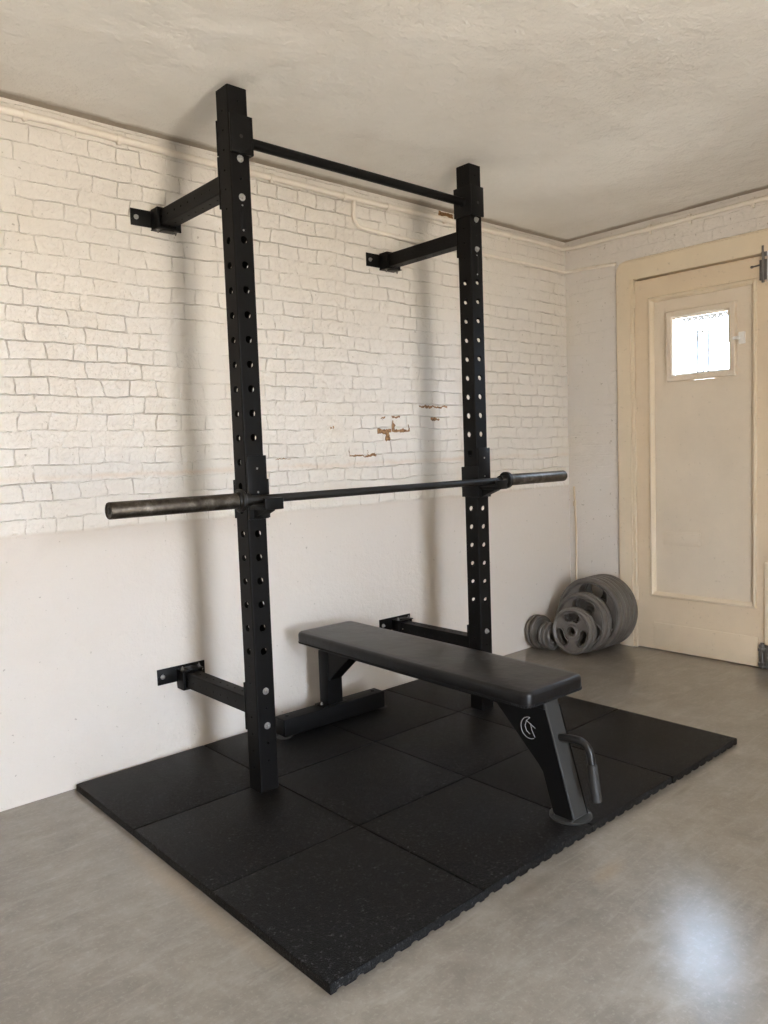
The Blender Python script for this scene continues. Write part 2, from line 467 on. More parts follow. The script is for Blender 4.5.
def glass():
    s = NT('window_glass'); s.t.nodes.remove(s.b)
    tr = s.n('ShaderNodeBsdfTransparent'); tr.inputs[0].default_value = (.96, .98, 1, 1)
    gl = s.n('ShaderNodeBsdfGlossy'); gl.inputs['Roughness'].default_value = .05
    fr = s.n('ShaderNodeFresnel'); fr.inputs[0].default_value = 1.45
    mx = s.n('ShaderNodeMixShader'); s.l(fr.outputs[0], mx.inputs[0]); s.l(tr.outputs[0], mx.inputs[1]); s.l(gl.outputs[0], mx.inputs[2])
    s.l(mx.outputs[0], s.out.inputs[0]); return s.m
M['glass'] = glass()

# ------------------------------------------------------------------ room shell
X0, Y0 = -1.3, -1.25
bm = bmesh.new(); add_box(bm, X0-.2, WX+.3, Y0-.2, WY+.25, -.12, 0); struct('floor', bm, M['floor'])
bm = bmesh.new(); add_box(bm, X0-.2, WX+.3, Y0-.2, WY+.25, CH, CH+.15); struct('ceiling', bm, M['ceiling'])
bm = bmesh.new(); add_box(bm, X0-.2, WX+.3, WY, WY+.25, 0, CH); struct('wall_back', bm, M['brick'])
bm = bmesh.new(); add_box(bm, X0-.2, X0, Y0-.2, WY, 0, CH); struct('wall_left', bm, M['plain'])
bm = bmesh.new(); 
SX0, SX1, SZ0, SZ1 = .56, 1.20, .12, 1.92       # tall narrow doorway slit to the warm lit next room
add_box(bm, X0, SX0, Y0-.2, Y0, 0, CH); add_box(bm, SX1, WX+.25, Y0-.2, Y0, 0, CH)
add_box(bm, SX0, SX1, Y0-.2, Y0, 0, SZ0); add_box(bm, SX0, SX1, Y0-.2, Y0, SZ1, CH)
struct('wall_front', bm, M['plain'], cleanup=False)
# end wall with the door opening and a window opening further along
DY0, DY1, DZ = 1.60, 2.395, 2.125      # door opening
WN0, WN1, WZ0, WZ1 = -1.10, -.20, 1.15, 2.20
bm = bmesh.new()
add_box(bm, WX, WX+.25, DY1, WY, 0, CH)
add_box(bm, WX, WX+.25, DY0, DY1, DZ, CH)
add_box(bm, WX, WX+.25, WN1, DY0, 0, CH)
add_box(bm, WX, WX+.25, WN0, WN1, 0, WZ0)
add_box(bm, WX, WX+.25, WN0, WN1, WZ1, CH)
add_box(bm, WX, WX+.25, Y0, WN0, 0, CH)
struct('wall_right', bm, M['end'], cleanup=False)
# off-camera window
bm = bmesh.new()
for a in ((WN0, WN0+.05, WZ0, WZ1), (WN1-.05, WN1, WZ0, WZ1), (WN0, WN1, WZ0, WZ0+.05), (WN0, WN1, WZ1-.05, WZ1), ((WN0+WN1)/2-.02, (WN0+WN1)/2+.02, WZ0, WZ1)):
    add_box(bm, WX+.08, WX+.13, a[0], a[1], a[2], a[3], .004)
w = struct('window_1', bm, M['frame'])
bm = bmesh.new(); add_box(bm, WX+.10, WX+.104, WN0+.05, WN1-.05, WZ0+.05, WZ1-.05); obj('pane', bm, M['glass'], w)

# ------------------------------------------------------------------ door (leaf flush with the end wall)
DX = WX            # inner face of stiles
y1, y0 = 2.384, 1.622
pz0, pz1, py0, py1 = .325, 1.99, 1.715, 2.288       # recessed panel
gz0, gz1, gy0, gy1 = 1.553, 1.865, 1.858, 2.157      # glass
bm = bmesh.new()
T = .042
for a in ((py1, y1, 0.006, 2.105), (y0, py0, 0.006, 2.105), (py0, py1, 0.006, pz0), (py0, py1, pz1, 2.105)):
    add_box(bm, DX, DX+T, a[0], a[1], a[2], a[3])
dr = struct('door_1', bm, M['door'])
bm = bmesh.new()
for a in ((gy1, py1, pz0, pz1), (py0, 1.808, pz0, pz1), (1.811, gy0, pz0, 1.56), (1.811, gy0, 1.70, pz1), (1.808, 1.811, pz0, 1.56), (1.8095, 1.811, 1.56, 1.70), (1.808, 1.811, 1.70, pz1), (gy0, gy1, pz0, 1.5232), (gy0, gy1, 1.9072, pz1), (gy0, 1.93, 1.5232, gz0), (2.05, gy1, 1.5232, gz0), (1.93, 2.05, 1.525, gz0), (gy0, 1.93, gz1, 1.9072), (2.05, gy1, gz1, 1.9072), (1.93, 2.05, gz1, 1.905)):
    add_box(bm, DX+.010, DX+.030, a[0], a[1], a[2], a[3])
obj('door_panel', bm, M['panel'], dr)
# raised moulding round the panel (mitred, lathe like profile)
def frame_ring(bm, y0, y1, z0, z1, prof, x):
    """prof: (inset, height toward room) closed loop, mitred ring in the plane X=x"""
    t = bmesh.new(); rings = []
    for d, hh in prof:
        rings.append([t.verts.new((x-hh, yy, zz)) for yy, zz in ((y0+d, z0+d), (y1-d, z0+d), (y1-d, z1-d), (y0+d, z1-d))])
    n = len(prof)
    for i in range(n):
        A, B = rings[i], rings[(i+1) % n]
        for k in range(4): t.faces.new((A[k], A[(k+1) % 4], B[(k+1) % 4], B[k]))
    merge(bm, t)
bm = bmesh.new()
frame_ring(bm, py0-.012, py1+.012, pz0-.012, pz1+.012, [(0, -.003), (.001, .008), (.006, .014), (.013, .015), (.018, .009), (.024, .004), (.028, -.009), (.027, -.012), (.01, -.012)], DX)
obj('moulding', bm, M['frame'], dr)
bm = bmesh.new()   # kick board line
add_box(bm, DX-.004, DX+.002, 1.70, 2.283, .012, .162, .0015)
obj('kick_board', bm, M['door'], dr)
bm = bmesh.new()
add_box(bm, DX+.006, DX+.012, 2.008, 2.226, .612, .690, .002)
add_box(bm, DX+.003, DX+.008, 2.016, 2.218, .620, .682, .002)
obj('letter_flap', bm, M['panel'], dr)
# hinged window frame proud of the panel
bm = bmesh.new()
frame_ring(bm, 1.811, 2.190, 1.525, 1.905, [(0, -.010), (0, .010), (.003, .014), (.026, .014), (.034, .006), (.036, -.02), (.02, -.02)], DX)
wf = obj('window_frame', bm, M['panel'], dr)
bm = bmesh.new(); add_box(bm, DX+.012, DX+.016, gy0-.012, gy1+.012, gz0-.012, gz1+.012); obj('pane', bm, M['glass'], wf)
# window latch
bm = bmesh.new(); add_box(bm, DX-.006, DX+.010, 1.765, 1.797, 1.685, 1.745, .003)
add_box(bm, DX-.018, DX-.004, 1.785, 1.822, 1.708, 1.724, .003)
add_tube(bm, [(DX-.004, 1.792, 1.716), (DX-.024, 1.792, 1.716)], .009, 12)
obj('window_latch', bm, M['pale_metal'], dr)
bm = bmesh.new()
for zc in (1.74, 1.70): add_tube(bm, [(DX-.010, 2.194, zc-.03), (DX-.010, 2.194, zc+.005)], .004, 10)
obj('window_hinge', bm, M['panel'], dr)
# surface bolts on the lock stile
bm = bmesh.new()
add_box(bm, DX-.010, DX, 1.652, 1.690, 1.985, 2.085, .002)
add_box(bm, DX-.014, DX, 1.652, 1.680, 2.10, 2.16, .002)
add_tube(bm, [(DX-.018, 1.668, 1.97), (DX-.018, 1.668, 2.15)], .007, 12)
add_tube(bm, [(DX-.016, 1.668, 2.06), (DX-.020, 1.722, 2.055)], .004, 10)
add_lathe(bm, [(0, -.007), (.006, -.005), (.008, 0), (.006, .005), (0, .007)], 14, Matrix.Translation((DX-.020, 1.722, 2.055)))
obj('top_bolt', bm, M['iron'], dr)
bm = bmesh.new()
add_box(bm, DX-.014, DX, 1.635, 1.690, .006, .128, .002)
add_tube(bm, [(DX-.02, 1.668, .008), (DX-.02, 1.668, .14)], .010, 12)
for zz in (.03, .105):
    add_box(bm, DX-.032, DX-.012, 1.650, 1.686, zz-.008, zz+.008, .002)
obj('bottom_bolt', bm, M['iron'], dr)
bm = bmesh.new()
add_box(bm, DX-.016, DX-.002, 1.625, 1.662, .13, .56, .006, 3)
obj('bolt_cover', bm, M['frame'], dr)
bm = bmesh.new()
add_box(bm, DX-.014, DX-.002, 1.622, 1.652, 1.97, 2.15, .003, 3)  # plain white strip at the stile edge, beside the top bolt
obj('top_white_strip', bm, M['pale_metal'], dr)
bm = bmesh.new()
for zc in (1.41, 1.08, .32, 2.0):
    add_tube(bm, [(DX-.006, 2.384, zc-.038), (DX-.006, 2.384, zc+.038)], .006, 10)
obj('hinge', bm, M['frame'], dr)
# grille outside the little window
gr = thing('window_grille', 'thin iron bars standing outside the bright little door window', 'grille', (WX+.12, 2.0, 1.61))
bm = bmesh.new()
for yy in (2.075, 2.045, 2.015): add_tube(bm, [(0, yy-2.0, -.04), (0, yy-2.0, .19 if yy != 2.045 else .18)], .0060, 8)
add_tube(bm, [(0, .08, .185), (0, .01, .185)], .0045, 8)
for k in range(9):
    a = -.16+k*.035
    add_tube(bm, [(0, a, .262), (0, a+.009, .250), (0, a+.018, .246), (0, a+.027, .250), (0, a+.035, .262)], .007, 8)
add_tube(bm, [(0, -.2, .265), (0, .2, .265)], .006, 8); add_tube(bm, [(0, -.2, -.04), (0, .2, -.04)], .006, 8)
obj('grille_bars', bm, M['grille'], gr)
# door frame
FX = WX-.022
bm = bmesh.new()
yo, yi = 2.488, 2.405; zt_o, zt_i = 2.222, 2.122
yr_o, yr_i = 1.507, 1.590
pts = [(yr_o, 0), (yr_o, zt_o), (yo-.05, zt_o), (yo-.018, zt_o-.012), (yo-.004, zt_o-.035), (yo, zt_o-.07), (yo, 0), (yi, 0), (yi, zt_i), (yr_i, zt_i), (yr_i, 0)]
Mf = Matrix(((0, 0, -1, WX), (1, 0, 0, 0), (0, 1, 0, 0), (0, 0, 0, 1)))
add_prism(bm, pts, .022, Mf, .003)
struct('trim_1', bm, M['frame'])
bm = bmesh.new()   # inner stop bead
add_box(bm, WX-.012, WX+.06, 2.387, 2.406, 0, 2.135, .002)
add_box(bm, WX-.012, WX+.06, 1.590, 1.606, 0, 2.135, .002)
add_box(bm, WX-.012, WX+.06, 1.606, 2.377, 2.116, 2.135, .002)
add_box(bm, WX+.046, WX+.07, 2.33, 2.41, 0, 2.135)  # backing strips added behind the door gaps to block leaking daylight
add_box(bm, WX+.046, WX+.07, 1.58, 1.66, 0, 2.135)
add_box(bm, WX+.046, WX+.07, 1.58, 2.41, 2.07, 2.16)
add_box(bm, WX+.046, WX+.07, 1.58, 2.41, -.01, .03)
struct('trim_2', bm, M['frame'])
# hairline conduit joint outline of the frame: bead around its outer edge
bm = bmesh.new()
add_tube(bm, [(FX+.012, yo+.004, 0.0), (FX+.012, yo+.004, 2.15), (FX+.012, yo, 2.19), (FX+.012, yo-.02, 2.218), (FX+.012, yo-.06, 2.227), (FX+.012, yr_o, 2.227)], .005, 8)
struct('trim_3', bm, M['frame'])

# ------------------------------------------------------------------ conduits
def arc_pts(c, r, a0, a1, n, plane='xz', other=0):
    o = []
    for i in range(n+1):
        a = a0+(a1-a0)*i/n
        u, v = c[0]+r*math.cos(a), c[1]+r*math.sin(a)
        o.append((u, other, v) if plane == 'xz' else ((u, v, other) if plane == 'xy' else (other, u, v)))
    return o
cy = WY-.014; cx = WX-.014
t = thing('ceiling_conduit', 'cream painted conduit running along both walls just under the ceiling', 'pipe', (0, WY, 2.377))
bm = bmesh.new()
wob = lambda x: 2.377+.004*math.sin(x*2.3)+.002*math.sin(x*7)
P1 = [(x, cy, wob(x)) for x in [X0+.02+i*.12 for i in range(44)] if x < WX-.1]
P1 += arc_pts((WX-.08, WY-.08), .066, PI/2, 0, 6, 'xy', 2.377)
P1 += [(cx, y, 2.377+.002*math.sin(y*5)) for y in [WY-.2-i*.14 for i in range(26)] if y > 0]
P1 = [(p[0], p[1]-WY, p[2]-2.377) for p in P1]
add_tube(bm, P1, .0128, 12); obj('conduit_tube', bm, M['conduit'], t)
for (x, y) in [(.95, cy), (1.28, cy), (1.95, cy), (2.35, cy), (2.62, cy), (3.02, cy), (3.55, cy)]:
    bm = bmesh.new(); z = wob(x)-2.377
    add_lathe(bm, [(.0125, -.009), (.0165, -.009), (.0165, .009), (.0125, .009)], 14, axis_M((x, cy-WY, z), (1, 0, 0)), closed=True)
    add_box(bm, x-.006, x+.006, cy-WY-.004, -.0005, z-.018, z-.008, .001)
    obj('clip', bm, M['conduit'], t)
for y in (2.28, 2.05, 1.72):
    bm = bmesh.new()
    add_lathe(bm, [(.0125, -.010), (.0165, -.010), (.0165, .010), (.0125, .010)], 14, axis_M((cx, y-WY, 0), (0, 1, 0)), closed=True)
    add_box(bm, cx-.004, WX-.0005, y-WY-.006, y-WY+.006, -.028, .022, .001)
    obj('clip', bm, M['conduit'], t)
t = thing('branch_conduit', 'thinner painted pipe dropping from the ceiling conduit and bending along the brick wall', 'pipe', (2.4, WY, 2.24))
bm = bmesh.new()
yb = WY-.011
P2 = [(2.412, yb, 2.385), (2.405, yb, 2.34), (2.402, yb, 2.30)] + arc_pts((2.452, 2.296), .05, PI, PI*1.45, 6, 'xz', yb)
P2 += [(2.55, yb, 2.243)] + [(x, yb, 2.243-.003*math.sin(x*3)) for x in (2.7, 2.9, 3.1, 3.3, 3.5, 3.7, 3.9)]
P2 += arc_pts((WX-.06, WY-.06), .05, PI/2, 0, 5, 'xy', 2.243)
P2 += [(WX-.010, 2.7, 2.240), (WX-.010, 2.6, 2.235), (WX-.010, 2.50, 2.226)]
add_tube(bm, [(p[0]-2.4, p[1]-WY, p[2]-2.24) for p in P2], .0098, 12); obj('pipe_tube', bm, M['conduit'], t)
for x in (2.56, 2.82, 3.35):
    bm = bmesh.new(); add_box(bm, x-2.405, x-2.395, -.014, -.0005, -.010, .012, .001); obj('clip', bm, M['conduit'], t)
t = thing('corner_pipe', 'thin ochre pipe standing in the room corner above the weight plates', 'pipe', (WX, 2.80, 0))
bm = bmesh.new()
add_tube(bm, [(-.010, .004, 0), (-.010, 0, .40), (-.010, -.004, .65), (-.010, .006, .94)], .006, 10); obj('pipe_tube', bm, M['rustpipe'], t)
bm = bmesh.new(); add_tube(bm, [(-.010, .005, .82), (-.010, .005, .85)], .0095, 10); obj('clip', bm, M['rustpipe'], t)

# ------------------------------------------------------------------ rubber mats
def mat_mesh(w, d, notched):
    """rubber tile: x 0..w, y -d..0, z 0..MT, channels under it open to the front and back edge"""
    bm = bmesh.new()
    pts = [(0.0, 0.0)]
    n = 9
    if notched:
        for k in range(n):
            c = (k+.5)*w/n; h = w/n*.22
            pts += [(c-h, 0.0), (c-h*.75, .004), (c-h*.3, .006), (c+h*.3, .006), (c+h*.75, .004), (c+h, 0.0)]
    pts += [(w, 0.0), (w, MT-.0035), (w-.0012, MT-.001), (w-.004, MT), (.004, MT), (.0012, MT-.001), (0, MT-.0035)]
    loops = []
    for y, dz in ((-d, .004), (-d+.0012, .0015), (-d+.004, 0), (-.004, 0), (-.0012, .0015), (0, .004)):
        loops.append([bm.verts.new((x, y, min(z, MT-dz))) for x, z in pts])
    m = len(pts)
    for a, b in zip(loops[:-1], loops[1:]):
        for k in range(m): bm.faces.new((a[k], a[(k+1) % m], b[(k+1) % m], b[k]))
    bm.faces.new(loops[0][::-1]); bm.faces.new(loops[-1])
    return bm
cols = [.969, 1.487, 1.992, 2.484, 2.990]
rows = [2.832, 2.338, 1.842, 1.320]
row_words = ['against the brick wall', 'in the middle row', 'in the row nearest the camera']
labels = {
 (0,0): 'black rubber mat tile at the far left corner of the platform, against the wall',
 (0,1): 'black rubber mat tile on the left edge, middle of three, before the left upright',
 (0,2): 'black rubber mat tile at the lowest corner of the platform, nearest the camera',
 (1,0): 'black rubber mat tile by the wall under the left end of the bench foot bar',
 (1,1): 'black rubber mat tile between left upright and bench, middle row, left of the bench rail',
 (1,2): 'black rubber mat tile on the front edge, left of the bench\'s round front foot',
 (2,0): 'black rubber mat tile by the wall under the right end of the bench foot bar',
 (2,1): 'black rubber mat tile in the middle under the front half of the bench pad',
 (2,2): 'black rubber mat tile on the front edge beside the bench\'s grey carrying handle',
 (3,0): 'black rubber mat tile by the wall behind the right upright, mostly hidden by the bench',
 (3,1): 'black rubber mat tile on the right edge catching a shine beyond the front bench leg',
 (3,2): 'black rubber mat tile at the right hand corner of the platform, towards the door'}
for i in range(4):
    for j in range(3):
        g = .0020
        gx0 = g if i else 0; gx1 = g
        gy = .0020
        tight = (j == 2 and i in (0, 2))     # seams that barely show
        jx = random.uniform(-.0006, .0006)
        x0, x1 = cols[i]+gx0+jx, cols[i+1]-gx1+jx
        ytop = rows[j]-(.0001 if tight else gy); ybot = rows[j+1]+(.0001 if (j == 1 and i in (0, 2)) else gy)
        if j == 2: ybot = rows[3]+random.uniform(-.003, .006)
        o = obj('rubber_mat', mat_mesh(x1-x0, ytop-ybot, True), mat_rubber(i*3+j))
        o.location = (x0, ytop, 0)
        tag(o, labels[(i, j)], 'mat', 'rubber mat tiles under the rack and bench')

# ------------------------------------------------------------------ rack
UW = .075
UXL, UXR, UY = 1.4355, 2.602, 2.3005     # upright centres
UH = 2.401
rack = thing('squat_rack', 'black wall mounted squat rack with two perforated uprights and pull-up bar', 'rack', ((UXL+UXR)/2, UY, MT))
RO = Vector(rack.location)
big = [(1.911-MT-k*.0818, .0125) for k in range(18)]
sm_side = [2.328, 2.266, 2.203, 2.138, 2.077, 2.014, .468, .408, .348, .288, .228, .168, .108]
sm_front = [2.356, 2.235, 2.172, 2.108, 2.048, .38, .3185, .257, .195, .133]
def bolt(bm, loc, d, r=.011):
    add_lathe(bm, [(0, 0), (r*1.1, 0), (r*1.1, .0016), (0, .0016)], 20, axis_M(loc, d))
    add_lathe(bm, [(0, .001), (r*.88, .001), (r*.88, .0065), (r*.74, .0082), (0, .0082)], 6, axis_M(loc, d, .35))
    add_lathe(bm, [(0, .008), (r*.42, .008), (r*.42, .0125), (r*.34, .0135), (0, .0135)], 12, axis_M(loc, d))
for s, UX in ((-1, UXL), (1, UXR)):
    bm = bmesh.new()
    Mx = Matrix.Translation(Vector((UX, UY, MT))-RO)
    fb = big + [(z-MT, .004) for z in sm_front]
    lr = big + [(z-MT, .004) for z in sm_side]
    perf_tube(bm, UW, UH-MT, fb, lr, Mx)
    up = obj('upright', bm, M['steel'], rack, cleanup=False)
    bm = bmesh.new(); add_box(bm, UX-RO.x-.0355, UX-RO.x+.0355, -.0355, .0355, UH-MT-.003, UH-MT+.0015, .001)
    obj('end_cap', bm, M['liner'], up)
    for zb in (2.172, 2.048, .38, .257):
        bm = bmesh.new(); bolt(bm, (UX-RO.x, -UW/2-.0002, zb-MT), (0, -1, 0)); obj('bolt', bm, M['zinc'], rack)
    # stamped name plate on the front
    bm = bmesh.new(); add_box(bm, UX-RO.x-.010, UX-RO.x+.010, -UW/2-.0016, -UW/2-.0001, 1.944-MT, 2.020-MT, .0005)
    npl = obj('name_plate', bm, M['steel_inner'], rack)
    for zz in (1.942, 2.022):
        bm = bmesh.new(); add_lathe(bm, [(0, 0), (.0035, 0), (.003, .0015), (0, .002)], 10, axis_M((UX-RO.x, -UW/2-.0002, zz-MT), (0, -1, 0)))
        obj('rivet', bm, M['zinc'], npl)
    # pull-up bar bracket: front plate, inner cheek, rear lip
    bm = bmesh.new(); cx_ = UX-RO.x; inn = -s    # inner side direction
    zb0, zb1 = 2.186-MT, 2.310-MT
    add_box(bm, cx_-UW/2-.001, cx_+UW/2+.001, -UW/2-.013, -UW/2-.004, zb0, zb1, .002)
    add_box(bm, min(cx_+inn*(UW/2+.001), cx_+inn*(UW/2+.009)), max(cx_+inn*(UW/2+.001), cx_+inn*(UW/2+.009)), -UW/2-.013, UW/2+.010, zb0, zb1, .002)
    add_box(bm, cx_-UW/2-.001, cx_+UW/2+.001, UW/2+.001, UW/2+.006, zb0+.01, zb1, .0015)
    br = obj('bar_bracket', bm, M['steel_inner'], rack)
    bm = bmesh.new(); add_lathe(bm, [(.0035, 0), (.006, 0), (.006, .0015), (.0035, .0015)], 12, axis_M((cx_, -UW/2-.013, 2.240-MT), (0, -1, 0)), closed=True)
    add_lathe(bm, [(0, 0), (.0035, 0)], 12, axis_M((cx_, -UW/2-.0135, 2.240-MT), (0, -1, 0)))
    obj('bracket_hole', bm, M['hole_dark'], br)
    # wall arms with their wall sockets
    for zc in (2.1075, .3185):
        L0 = UY+UW/2+.008
        bm = bmesh.new(); L = WY-.010-L0
        Mx = Matrix.Translation(Vector((UX, L0, zc))-RO) @ Matrix.Rotation(-PI/2, 4, 'X')
        hs = [(2.781-L0-k*.0517, .004) for k in range(8)]
        perf_tube(bm, .060, L, hs, hs, Mx, r=.0045)
        arm = obj('wall_arm', bm, M['steel'], rack, cleanup=False)
        bm = bmesh.new(); add_box(bm, cx_-.0385, cx_+.0385, UW/2+.0005, UW/2+.0075, zc-.085-MT, zc+.085-MT, .0015)
        obj('flange', bm, M['steel'], arm)
        bm = bmesh.new(); z = zc-MT; yw = WY-RO.y
        bx = cx_-.020
        pz = z+(.020 if zc < 1 else .002)
        add_box(bm, bx-.103, bx+.103, yw-.006, yw-.0002, pz-.031, pz+.031, .001)         # wall plate
        add_box(bm, cx_-.043, cx_+.043, yw-.062, yw-.006, z+.0315, z+.0375, .0015)     # sleeve top
        add_box(bm, cx_-.043, cx_+.043, yw-.062, yw-.006, z-.0375, z-.0315, .0015)
        add_box(bm, cx_-.043, cx_-.0315, yw-.062, yw-.006, z-.0375, z+.0375, .0015)
        add_box(bm, cx_+.0315, cx_+.043, yw-.062, yw-.006, z-.0375, z+.0375, .0015)
        sg = 1 if zc < 1 else -1
        zz = z+sg*.0375
        add_box(bm, cx_-.046, cx_+.048, yw-.066, yw-.006, min(zz, zz+sg*.004), max(zz, zz+sg*.004), .0012)
        add_box(bm, cx_-.020, cx_+.026, yw-.058, yw-.016, min(zz, zz+sg*.007), max(zz, zz+sg*.007), .002)
        sk = obj('wall_socket', bm, M['steel_inner'], arm)
        for dx in (-.082, .084):
            bm = bmesh.new(); bolt(bm, (bx+dx, yw-.006, pz), (0, -1, 0), .0085); obj('wall_bolt', bm, M['zinc'], arm)
        for dx, dy in ((-.034, -.042), (.038, -.042)):
            bm = bmesh.new(); bolt(bm, (cx_+dx, yw+dy, zz+sg*.004), (0, 0, sg), .006); obj('socket_bolt', bm, M['iron'], arm)
bm = bmesh.new(); zc = 2.246-MT
add_tube(bm, [(UXL+UW/2+.005-RO.x, -.002, zc), (UXR-UW/2-.005-RO.x, -.002, zc)], .0175, 24)
for s, UX in ((1, UXL), (-1, UXR)):
    a = UX+s*(UW/2+.0085)-RO.x
    add_lathe(bm, [(0, 0), (.0215, 0), (.019, .006), (.0172, .008)], 24, axis_M((a, -.002, zc), (s, 0, 0)))
obj('pull_up_bar', bm, M['steel'], rack)

# ------------------------------------------------------------------ J hooks
BZ, BY = 1.050, 2.2065
for s, UX, lab in ((-1, UXL, 'black steel bar hook on the left upright, cradling the barbell'), (1, UXR, 'black steel bar hook on the right upright, holding the barbell\'s far end')):
    yf = UY-UW/2
    t = thing('bar_hook', lab, 'hook', (UX, yf, .980), group='bar hooks carrying the barbell')
    inn = -s
    bm = bmesh.new()
    add_box(bm, -.0385, .0385, -.013, -.0045, 0, .216, .0015)
    a, b = sorted((inn*(UW/2+.001), inn*(UW/2+.008)))
    add_box(bm, a, b, -.0125, UW+.008, .002, .135, .0015)
    add_box(bm, -.0385, .0385, UW+.0015, UW+.008, .002, .135, .0015)
    obj('back_plate', bm, M['steel_inner'], t)
    bm = bmesh.new(); add_box(bm, -.030, .030, -.0042, -.0004, .012, .196); obj('liner', bm, M['liner'], t)
    bm = bmesh.new()
    zs = BZ-.980-.0145
    add_box(bm, -.036, .036, -.108, -.012, zs-.020, zs-.006, .0015)      # shelf
    add_box(bm, -.036, .036, -.110, -.096, zs-.020, zs+.019, .0025)      # front lip
    obj('shelf', bm, M['steel_inner'], t)
    bm = bmesh.new(); add_box(bm, -.034, .034, -.0955, -.0135, zs-.0058, zs-.0002, .001); obj('shelf_pad', bm, M['liner'], t)
    bm = bmesh.new()
    Mg = Matrix(((0, 0, 1, -.004), (1, 0, 0, 0), (0, 1, 0, 0), (0, 0, 0, 1)))
    add_prism(bm, [(-.013, .004), (-.013, zs-.020), (-.085, zs-.020), (-.078, zs-.026)], .040, Mg @ Matrix.Translation((0, 0, -.016)))
    obj('rib', bm, M['steel_inner'], t)
    for zz in (.092, .172):
        bm = bmesh.new(); add_lathe(bm, [(0, 0), (.004, 0), (.0033, .0016), (0, .002)], 12, axis_M((0, -.013, zz), (0, -1, 0)))
        obj('screw', bm, M['zinc'], t)
    bm = bmesh.new(); add_lathe(bm, [(0, -.005), (.0118, -.005), (.0118, UW-.004), (.010, UW), (0, UW)], 20, axis_M((0, 0, 1.911-.0818*9-.980), (0, 1, 0)))
    obj('locking_pin', bm, M['steel_inner'], t)

# ------------------------------------------------------------------ barbell
bb = thing('barbell', 'worn steel olympic barbell without plates racked across both hooks', 'barbell', (2.009, BY, BZ))
xl0, xl1, xr1, xr0 = .897, 1.330, 2.648, 3.121
mid = 2.009
bm = bmesh.new()
add_tube(bm, [(xl1-mid-.02, 0, 0), (xr1-mid+.02, 0, 0)], .0142, 24)
sh = obj('shaft', bm, M['shaft'], bb)
for s, a, b in ((-1, xl1, xl0), (1, xr1+.052, xr0)):
    L = abs(b-a)
    bm = bmesh.new()
    add_lathe(bm, [(.0145, 0), (.0255, 0), (.0255, L-.003), (.024, L), (.0195, L), (.019, L-.003), (.012, L-.003), (.0115, L-.0015), (0, L-.0015)], 32, axis_M((a-mid, 0, 0), (s, 0, 0)))
    sl = obj('sleeve', bm, M['sleeve'], bb)
    bm = bmesh.new()
    add_lathe(bm, [(0, L+.0002), (.0095, L+.0002), (.0095, L-.003)], 20, axis_M((a-mid, 0, 0), (s, 0, 0)))
    obj('end_plug', bm, M['hole_dark'], sl)
    bm = bmesh.new()
    if s < 0:
        add_lathe(bm, [(.0145, 0), (.0365, 0), (.038, .002), (.038, .012), (.0365, .014), (.030, .0145), (.029, .022), (.0255, .0225), (.0255, .001)], 32, axis_M((a-mid+.014, 0, 0), (s, 0, 0)))
        add_tube(bm, [(a-mid+.012, 0, 0), (a-mid+.044, 0, 0)], .0205, 24)
    else:
        add_lathe(bm, [(.0145, -.052), (.020, -.052), (.0215, -.050), (.0215, -.016), (.0355, -.016), (.037, -.014), (.037, .0), (.0355, .002), (.0258, .002)], 32, axis_M((a-mid, 0, 0), (s, 0, 0)))
    obj('collar', bm, M['shaft'], bb)

# ------------------------------------------------------------------ bench
BYAW = -.0254
bench = thing('flat_bench', 'black padded flat weight bench standing on the rubber mats', 'bench', (1.995, 1.400, MT), (0, 0, BYAW))
# local: +y toward the wall, z above the mat
PT = .443-MT; PB = .393-MT
def pad_mesh(w, y0, y1, z0, z1, rc, re):
    """cushion with rounded plan corners and soft top edge"""
    bm = bmesh.new()
    n = 8; plan = []
    for cx_, cy_, a0 in ((w/2-rc, y1-rc, 0), (-w/2+rc, y1-rc, PI/2), (-w/2+rc, y0+rc, PI), (w/2-rc, y0+rc, 3*PI/2)):
        for i in range(n+1):
            a = a0+PI/2*i/n; plan.append((cx_, cy_, math.cos(a), math.sin(a)))
    # subdivide the long sides for a slightly crowned top
    prof = [(0.006, z0), (.002, z0+.003), (.001, z0+.010), (0, z0+.016), (0, z1-re)]
    for i in range(1, 7):
        a = PI/2*i/6; prof.append((re-re*math.cos(a), z1-re+re*math.sin(a)))
    prof += [(re+.010, z1+.0012), (re+.020, z1+.0022)]
    loops = []
    for d, z in prof:
        loops.append([bm.verts.new((cx_+ca*(rc-d), cy_+sa*(rc-d), z)) if rc-d > 0 else bm.verts.new((cx_+ca*(rc-d), cy_+sa*(rc-d), z)) for cx_, cy_, ca, sa in plan])
    m = len(plan)
    for a, b in zip(loops[:-1], loops[1:]):
        for k in range(m): bm.faces.new((a[k], a[(k+1) % m], b[(k+1) % m], b[k]))
    bm.faces.new(loops[0][::-1]); bm.faces.new(loops[-1])
    return bm
PY0, PY1, PW = .046, 1.306, .300
pad = obj('pad', pad_mesh(PW, PY0, PY1, PB, PT, .036, .014), M['vinyl'], bench, ang=60)
bm = bmesh.new()   # row of staples / stitched hem round the underside
import itertools
def rrect(w, y0, y1, rc, n=6):
    o = []
    for cx_, cy_, a0 in ((w/2-rc, y1-rc, 0), (-w/2+rc, y1-rc, PI/2), (-w/2+rc, y0+rc, PI), (w/2-rc, y0+rc, 3*PI/2)):
        for i in range(n+1):
            a = a0+PI/2*i/n; o.append((cx_+rc*math.cos(a), cy_+rc*math.sin(a)))
    return o
pl = rrect(PW-.003, PY0+.0015, PY1-.0015, .0345)
pl.append(pl[0])
acc = 0
